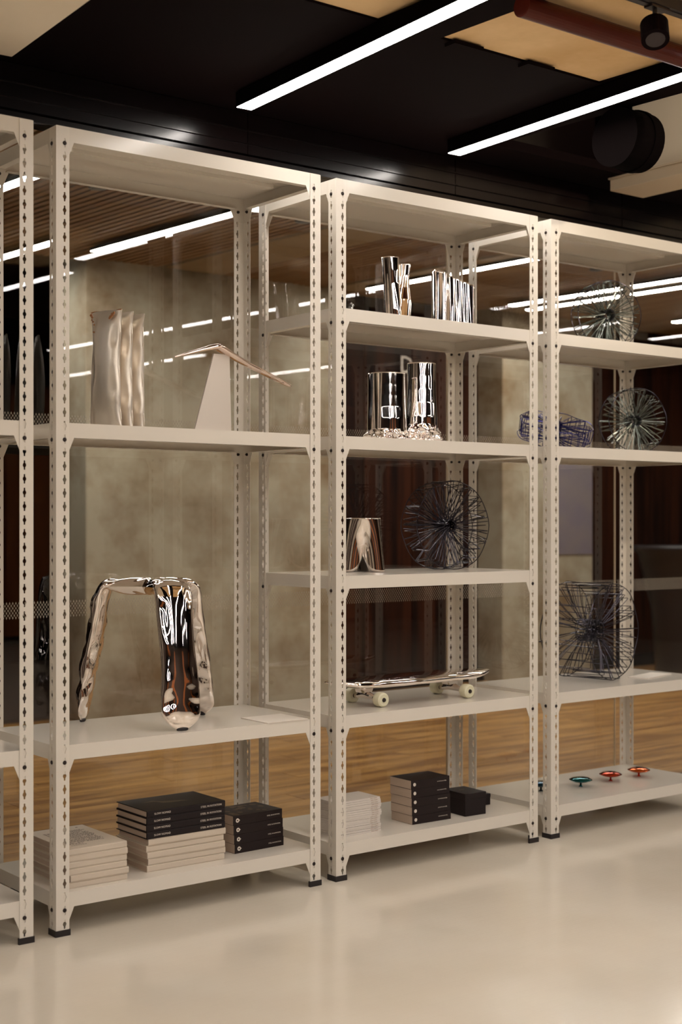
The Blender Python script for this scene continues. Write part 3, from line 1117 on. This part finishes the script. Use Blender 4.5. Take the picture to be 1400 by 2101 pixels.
def tri_vase():
    v, f = [], []
    n_, m_ = 96, 50
    h = .208
    for s_ in (1, .95):
        for j in range(m_ + 1):
            q = j / m_ if s_ == 1 else 1 - j / m_ * .5
            g = (1 - q)
            for k in range(n_):
                a = 2 * PI * k / n_
                lobe = .5 + .5 * math.cos(3 * (a - .9))
                lobe = lobe ** .8
                rad = .068 + .024 * g - .060 * (g ** 1.4) * (1 - lobe) - .010 * math.sin(PI * q) * (1 - lobe)
                zz = q * h
                if q < .5:
                    zz += (1 - lobe) ** 2.5 * .075 * (1 - q / .5)
                if j == 0 and s_ == 1:
                    rad *= .86
                v.append((rad * s_ * math.cos(a), rad * s_ * math.sin(a), zz))
    nr = 2 * (m_ + 1)
    for j in range(nr - 1):
        for k in range(n_):
            f.append((j * n_ + k, j * n_ + (k + 1) % n_, (j + 1) * n_ + (k + 1) % n_, (j + 1) * n_ + k))
    f.append(tuple(range(n_))[::-1])
    f.append(tuple(range((nr - 1) * n_, nr * n_)))
    return mesh('body', v, f, True)


obj('body', tri_vase(), M['chrome'], t)

# ------------------------------------------------------------------ skateboard
zk = zs(.534)
t = thing('skateboard', 'chrome skateboard with pale yellow wheels on the second rack', 'skateboard', (1.60, .195, zk))
path = [(-.405, 0, .096), (-.37, 0, .092), (-.30, 0, .085), (-.20, 0, .083), (0, 0, .083), (.20, 0, .084), (.30, 0, .085), (.38, 0, .089), (.420, 0, .091)]
v, f = sweep(path, [.03, .10, .175, .195, .20, .195, .165, .085, .012], [.006, .018, .030, .036, .037, .036, .030, .018, .005], (0, 1, 0), 90, 36, dim=.3, freq=7, ph=.3, power=.5)
obj('deck', mesh('deck', v, f, True), M['chrome'], t)
whm = MB()
whm.lathe([(.008, -.019), (.014, -.019), (.021, -.020), (.0262, -.016), (.0275, -.008), (.0275, .008), (.0262, .016), (.021, .020), (.014, .019), (.008, .019)], 32, 'y')
whm = whm.me('wheel', False)
hubm = MB().lathe([(.003, -.0235), (.0075, -.0225), (.0085, -.0195), (.0085, .0195), (.0075, .0225)], 16, 'y').me('bearing')
for sx in (-.219, .219):
    tk = MB()
    tk.box(sx - .052, sx + .032, -.028, .028, .064, .0675)
    tk.prism([(sx - .040, .064), (sx + .022, .064), (sx + .016, .050), (sx - .010, .040), (sx - .034, .048)], 'y', -.018, .018)
    tk.tube([(sx, -.062, .0285), (sx, -.030, .034), (sx, 0, .040), (sx, .030, .034), (sx, .062, .0285)], [.010, .012, .016, .012, .010], 12)
    tk.tube([(sx, -.106, .0275), (sx, .106, .0275)], .0042, 10)
    tr_ = obj('truck', tk.me('truck'), M['chrome'], t)
    obj('bushing', MB().lathe([(.012, .040), (.014, .046), (.012, .052)], 16, 'z', (sx - .012, 0, 0)).me('bushing'), M['dark_metal'], tr_)
    for sy in (-.088, .088):
        wo = obj('wheel', whm, M['wheel'], t, (sx, sy, .0276))
        obj('bearing', hubm, M['dark_metal'], wo)


# ------------------------------------------------------------------ wire sculptures
def spoke_me(seed, Rr, T2, a0, r0, wr):
    rr = random.Random(seed)
    j = lambda s: rr.uniform(-s, s)
    ta, tb = T2 * (1 + j(.08)), -T2 * (1 + j(.08))
    R1, R2 = Rr * (1 + j(.02)), Rr * (1 + j(.02))
    a1, a2 = a0 * (1 + j(.5)), -a0 * (1 + j(.5))
    ang1, ang2 = j(.05), j(.05)
    pts = [(r0 * .7, j(.01), a2 * .3), (r0 * 1.3, j(.006), a1), (R1 * .55, R1 * .55 * ang1 * .5, a1 + (ta - a1) * .5), (R1, R1 * ang1, ta),
           (R1 * 1.01, R1 * ang1, ta - .006), (R2 * 1.01, R2 * ang2, tb + .006), (R2, R2 * ang2, tb), (R2 * .55, R2 * .55 * ang2 * .5, a2 + (tb - a2) * .5), (r0 * 1.3, j(.006), a2), (r0 * .7, j(.01), a1 * .3)]
    # local frame: x radial, z along the sculpture axis
    return MB().tube(pts, wr, 5).me('spoke')


def wire_thing(label, loc, Rr, T2, axis, nsp, m, m2, wr=.0017, squash=1., hub=.024, seed=1, name='wire_sculpture'):
    t = thing(name, label, 'sculpture', loc, 0, 'spiky wire sculptures')
    a = Vector(axis).normalized()
    q = a.to_track_quat('Z', 'X')
    t.rotation_mode = 'QUATERNION'
    t.rotation_quaternion = q
    rr = random.Random(seed)
    var = [spoke_me(seed * 10 + i, Rr, T2, .03 * Rr / .16, hub * .8, wr) for i in range(6)]
    for k in range(nsp):
        o = obj('spoke', var[k % 6], m, t)
        o.rotation_euler = (rr.uniform(-.03, .03), rr.uniform(-.03, .03), 2 * PI * (k + rr.uniform(-.8, .8)) / nsp)
        q_ = rr.uniform(.90, 1.0) if rr.random() < .6 else 1.0
        o.scale = (q_, q_, rr.uniform(.75, 1.1))
    for z_ in (T2, -T2):
        pts = [((Rr + .001 + .0015 * math.sin(5 * 2 * PI * k / 48 + seed)) * math.cos(2 * PI * k / 48), (Rr + .001) * math.sin(2 * PI * k / 48), z_ + .003 * math.sin(7 * 2 * PI * k / 48)) for k in range(49)]
        obj('rim', MB().tube(pts, wr * 1.15, 6, False).me('rim'), m2, t)
    mb = MB()
    for k in range(9):
        z_ = -.036 * Rr / .16 + k * .009 * Rr / .16
        rh = hub * (1 + .12 * math.sin(k * 2.1))
        mb.tube([(rh * math.cos(2 * PI * i / 16), rh * math.sin(2 * PI * i / 16), z_ + .003 * math.sin(i * 1.9 + k)) for i in range(17)], wr * .9, 4, False)
    for k in range(26):
        a_ = 2 * PI * k / 26 + rr.uniform(-.15, .15)
        mb.tube([(hub * math.cos(a_), hub * math.sin(a_), -.04 * Rr / .16), (hub * 1.06 * math.cos(a_ + .1), hub * 1.06 * math.sin(a_ + .1), 0), (hub * math.cos(a_ + .05), hub * math.sin(a_ + .05), .04 * Rr / .16)], wr, 4)
    obj('hub', mb.me('hub'), m2, t)
    return t


wire_thing('dense black wire ball on the middle shelf of the second rack', (1.853, .27, zs(1.033) + .178), .176, .055, (-.10, -.955, .03), 74, M['wire_black'], M['wire_black'], seed=2)
wire_thing('grey-green wire ball on the topmost open shelf of the right rack', (2.806, .26, zs(1.990) + .153), .151, .035, (-.34, -.85, 0), 58, M['wire_green'], M['wire_black'], seed=3)
wire_thing('round grey wire wheel standing right of the blue wire bowl', (2.985, .26, zs(1.533) + .148), .146, .045, (-.30, -.87, .03), 54, M['wire_green'], M['wire_black'], seed=4)
wire_thing('largest wire sculpture, pinched at its waist, above the metal discs', (2.70, .26, zs(.534) + .215),   .208, .118, (.165, -.90, 0), 50, M['wire_black'], M['wire_black'], seed=5, hub=.046, wr=.0019)
wire_thing('flat blue-violet wire bowl lying left of the wire wheel', (2.49, .27, zs(1.533) + .088), .158, .036, (-.12, -.38, 1.), 54, M['wire_blue'], M['wire_blue'], seed=6, name='wire_bowl')

# ------------------------------------------------------------------ small discs on feet
prof_d = [(.0006, .0175), (.020, .0180), (.036, .0215), (.0495, .0285), (.0505, .0295), (.0495, .0305), (.036, .0375), (.020, .0405), (.001, .0415)]
dm = MB().lathe(prof_d, 48).me('disc', True)
dn = MB().lathe([(.009, 0), (.009, .0015), (.0045, .004), (.0040, .018)], 20).me('foot', True)
for (x, y, mm, l) in ((2.395, .262, 'navy', 'dark blue metal disc on a foot, mostly hidden behind the rack post'), (2.603, .225, 'teal', 'teal anodised metal disc on a small foot'),
                      (2.806, .234, 'red', 'red copper metal disc on a small foot, between teal and orange'), (2.991, .230, 'orange', 'orange metal disc on a small foot, rightmost')):
    t = thing('metal_disc', l, 'ornament', (x, y, zs(.078)), 0, 'lens-shaped metal discs on the bottom shelf')
    me1, me2 = dm.copy(), dn.copy()
    obj('disc', me1, M[mm], t)
    obj('foot', me2, M[mm], t)
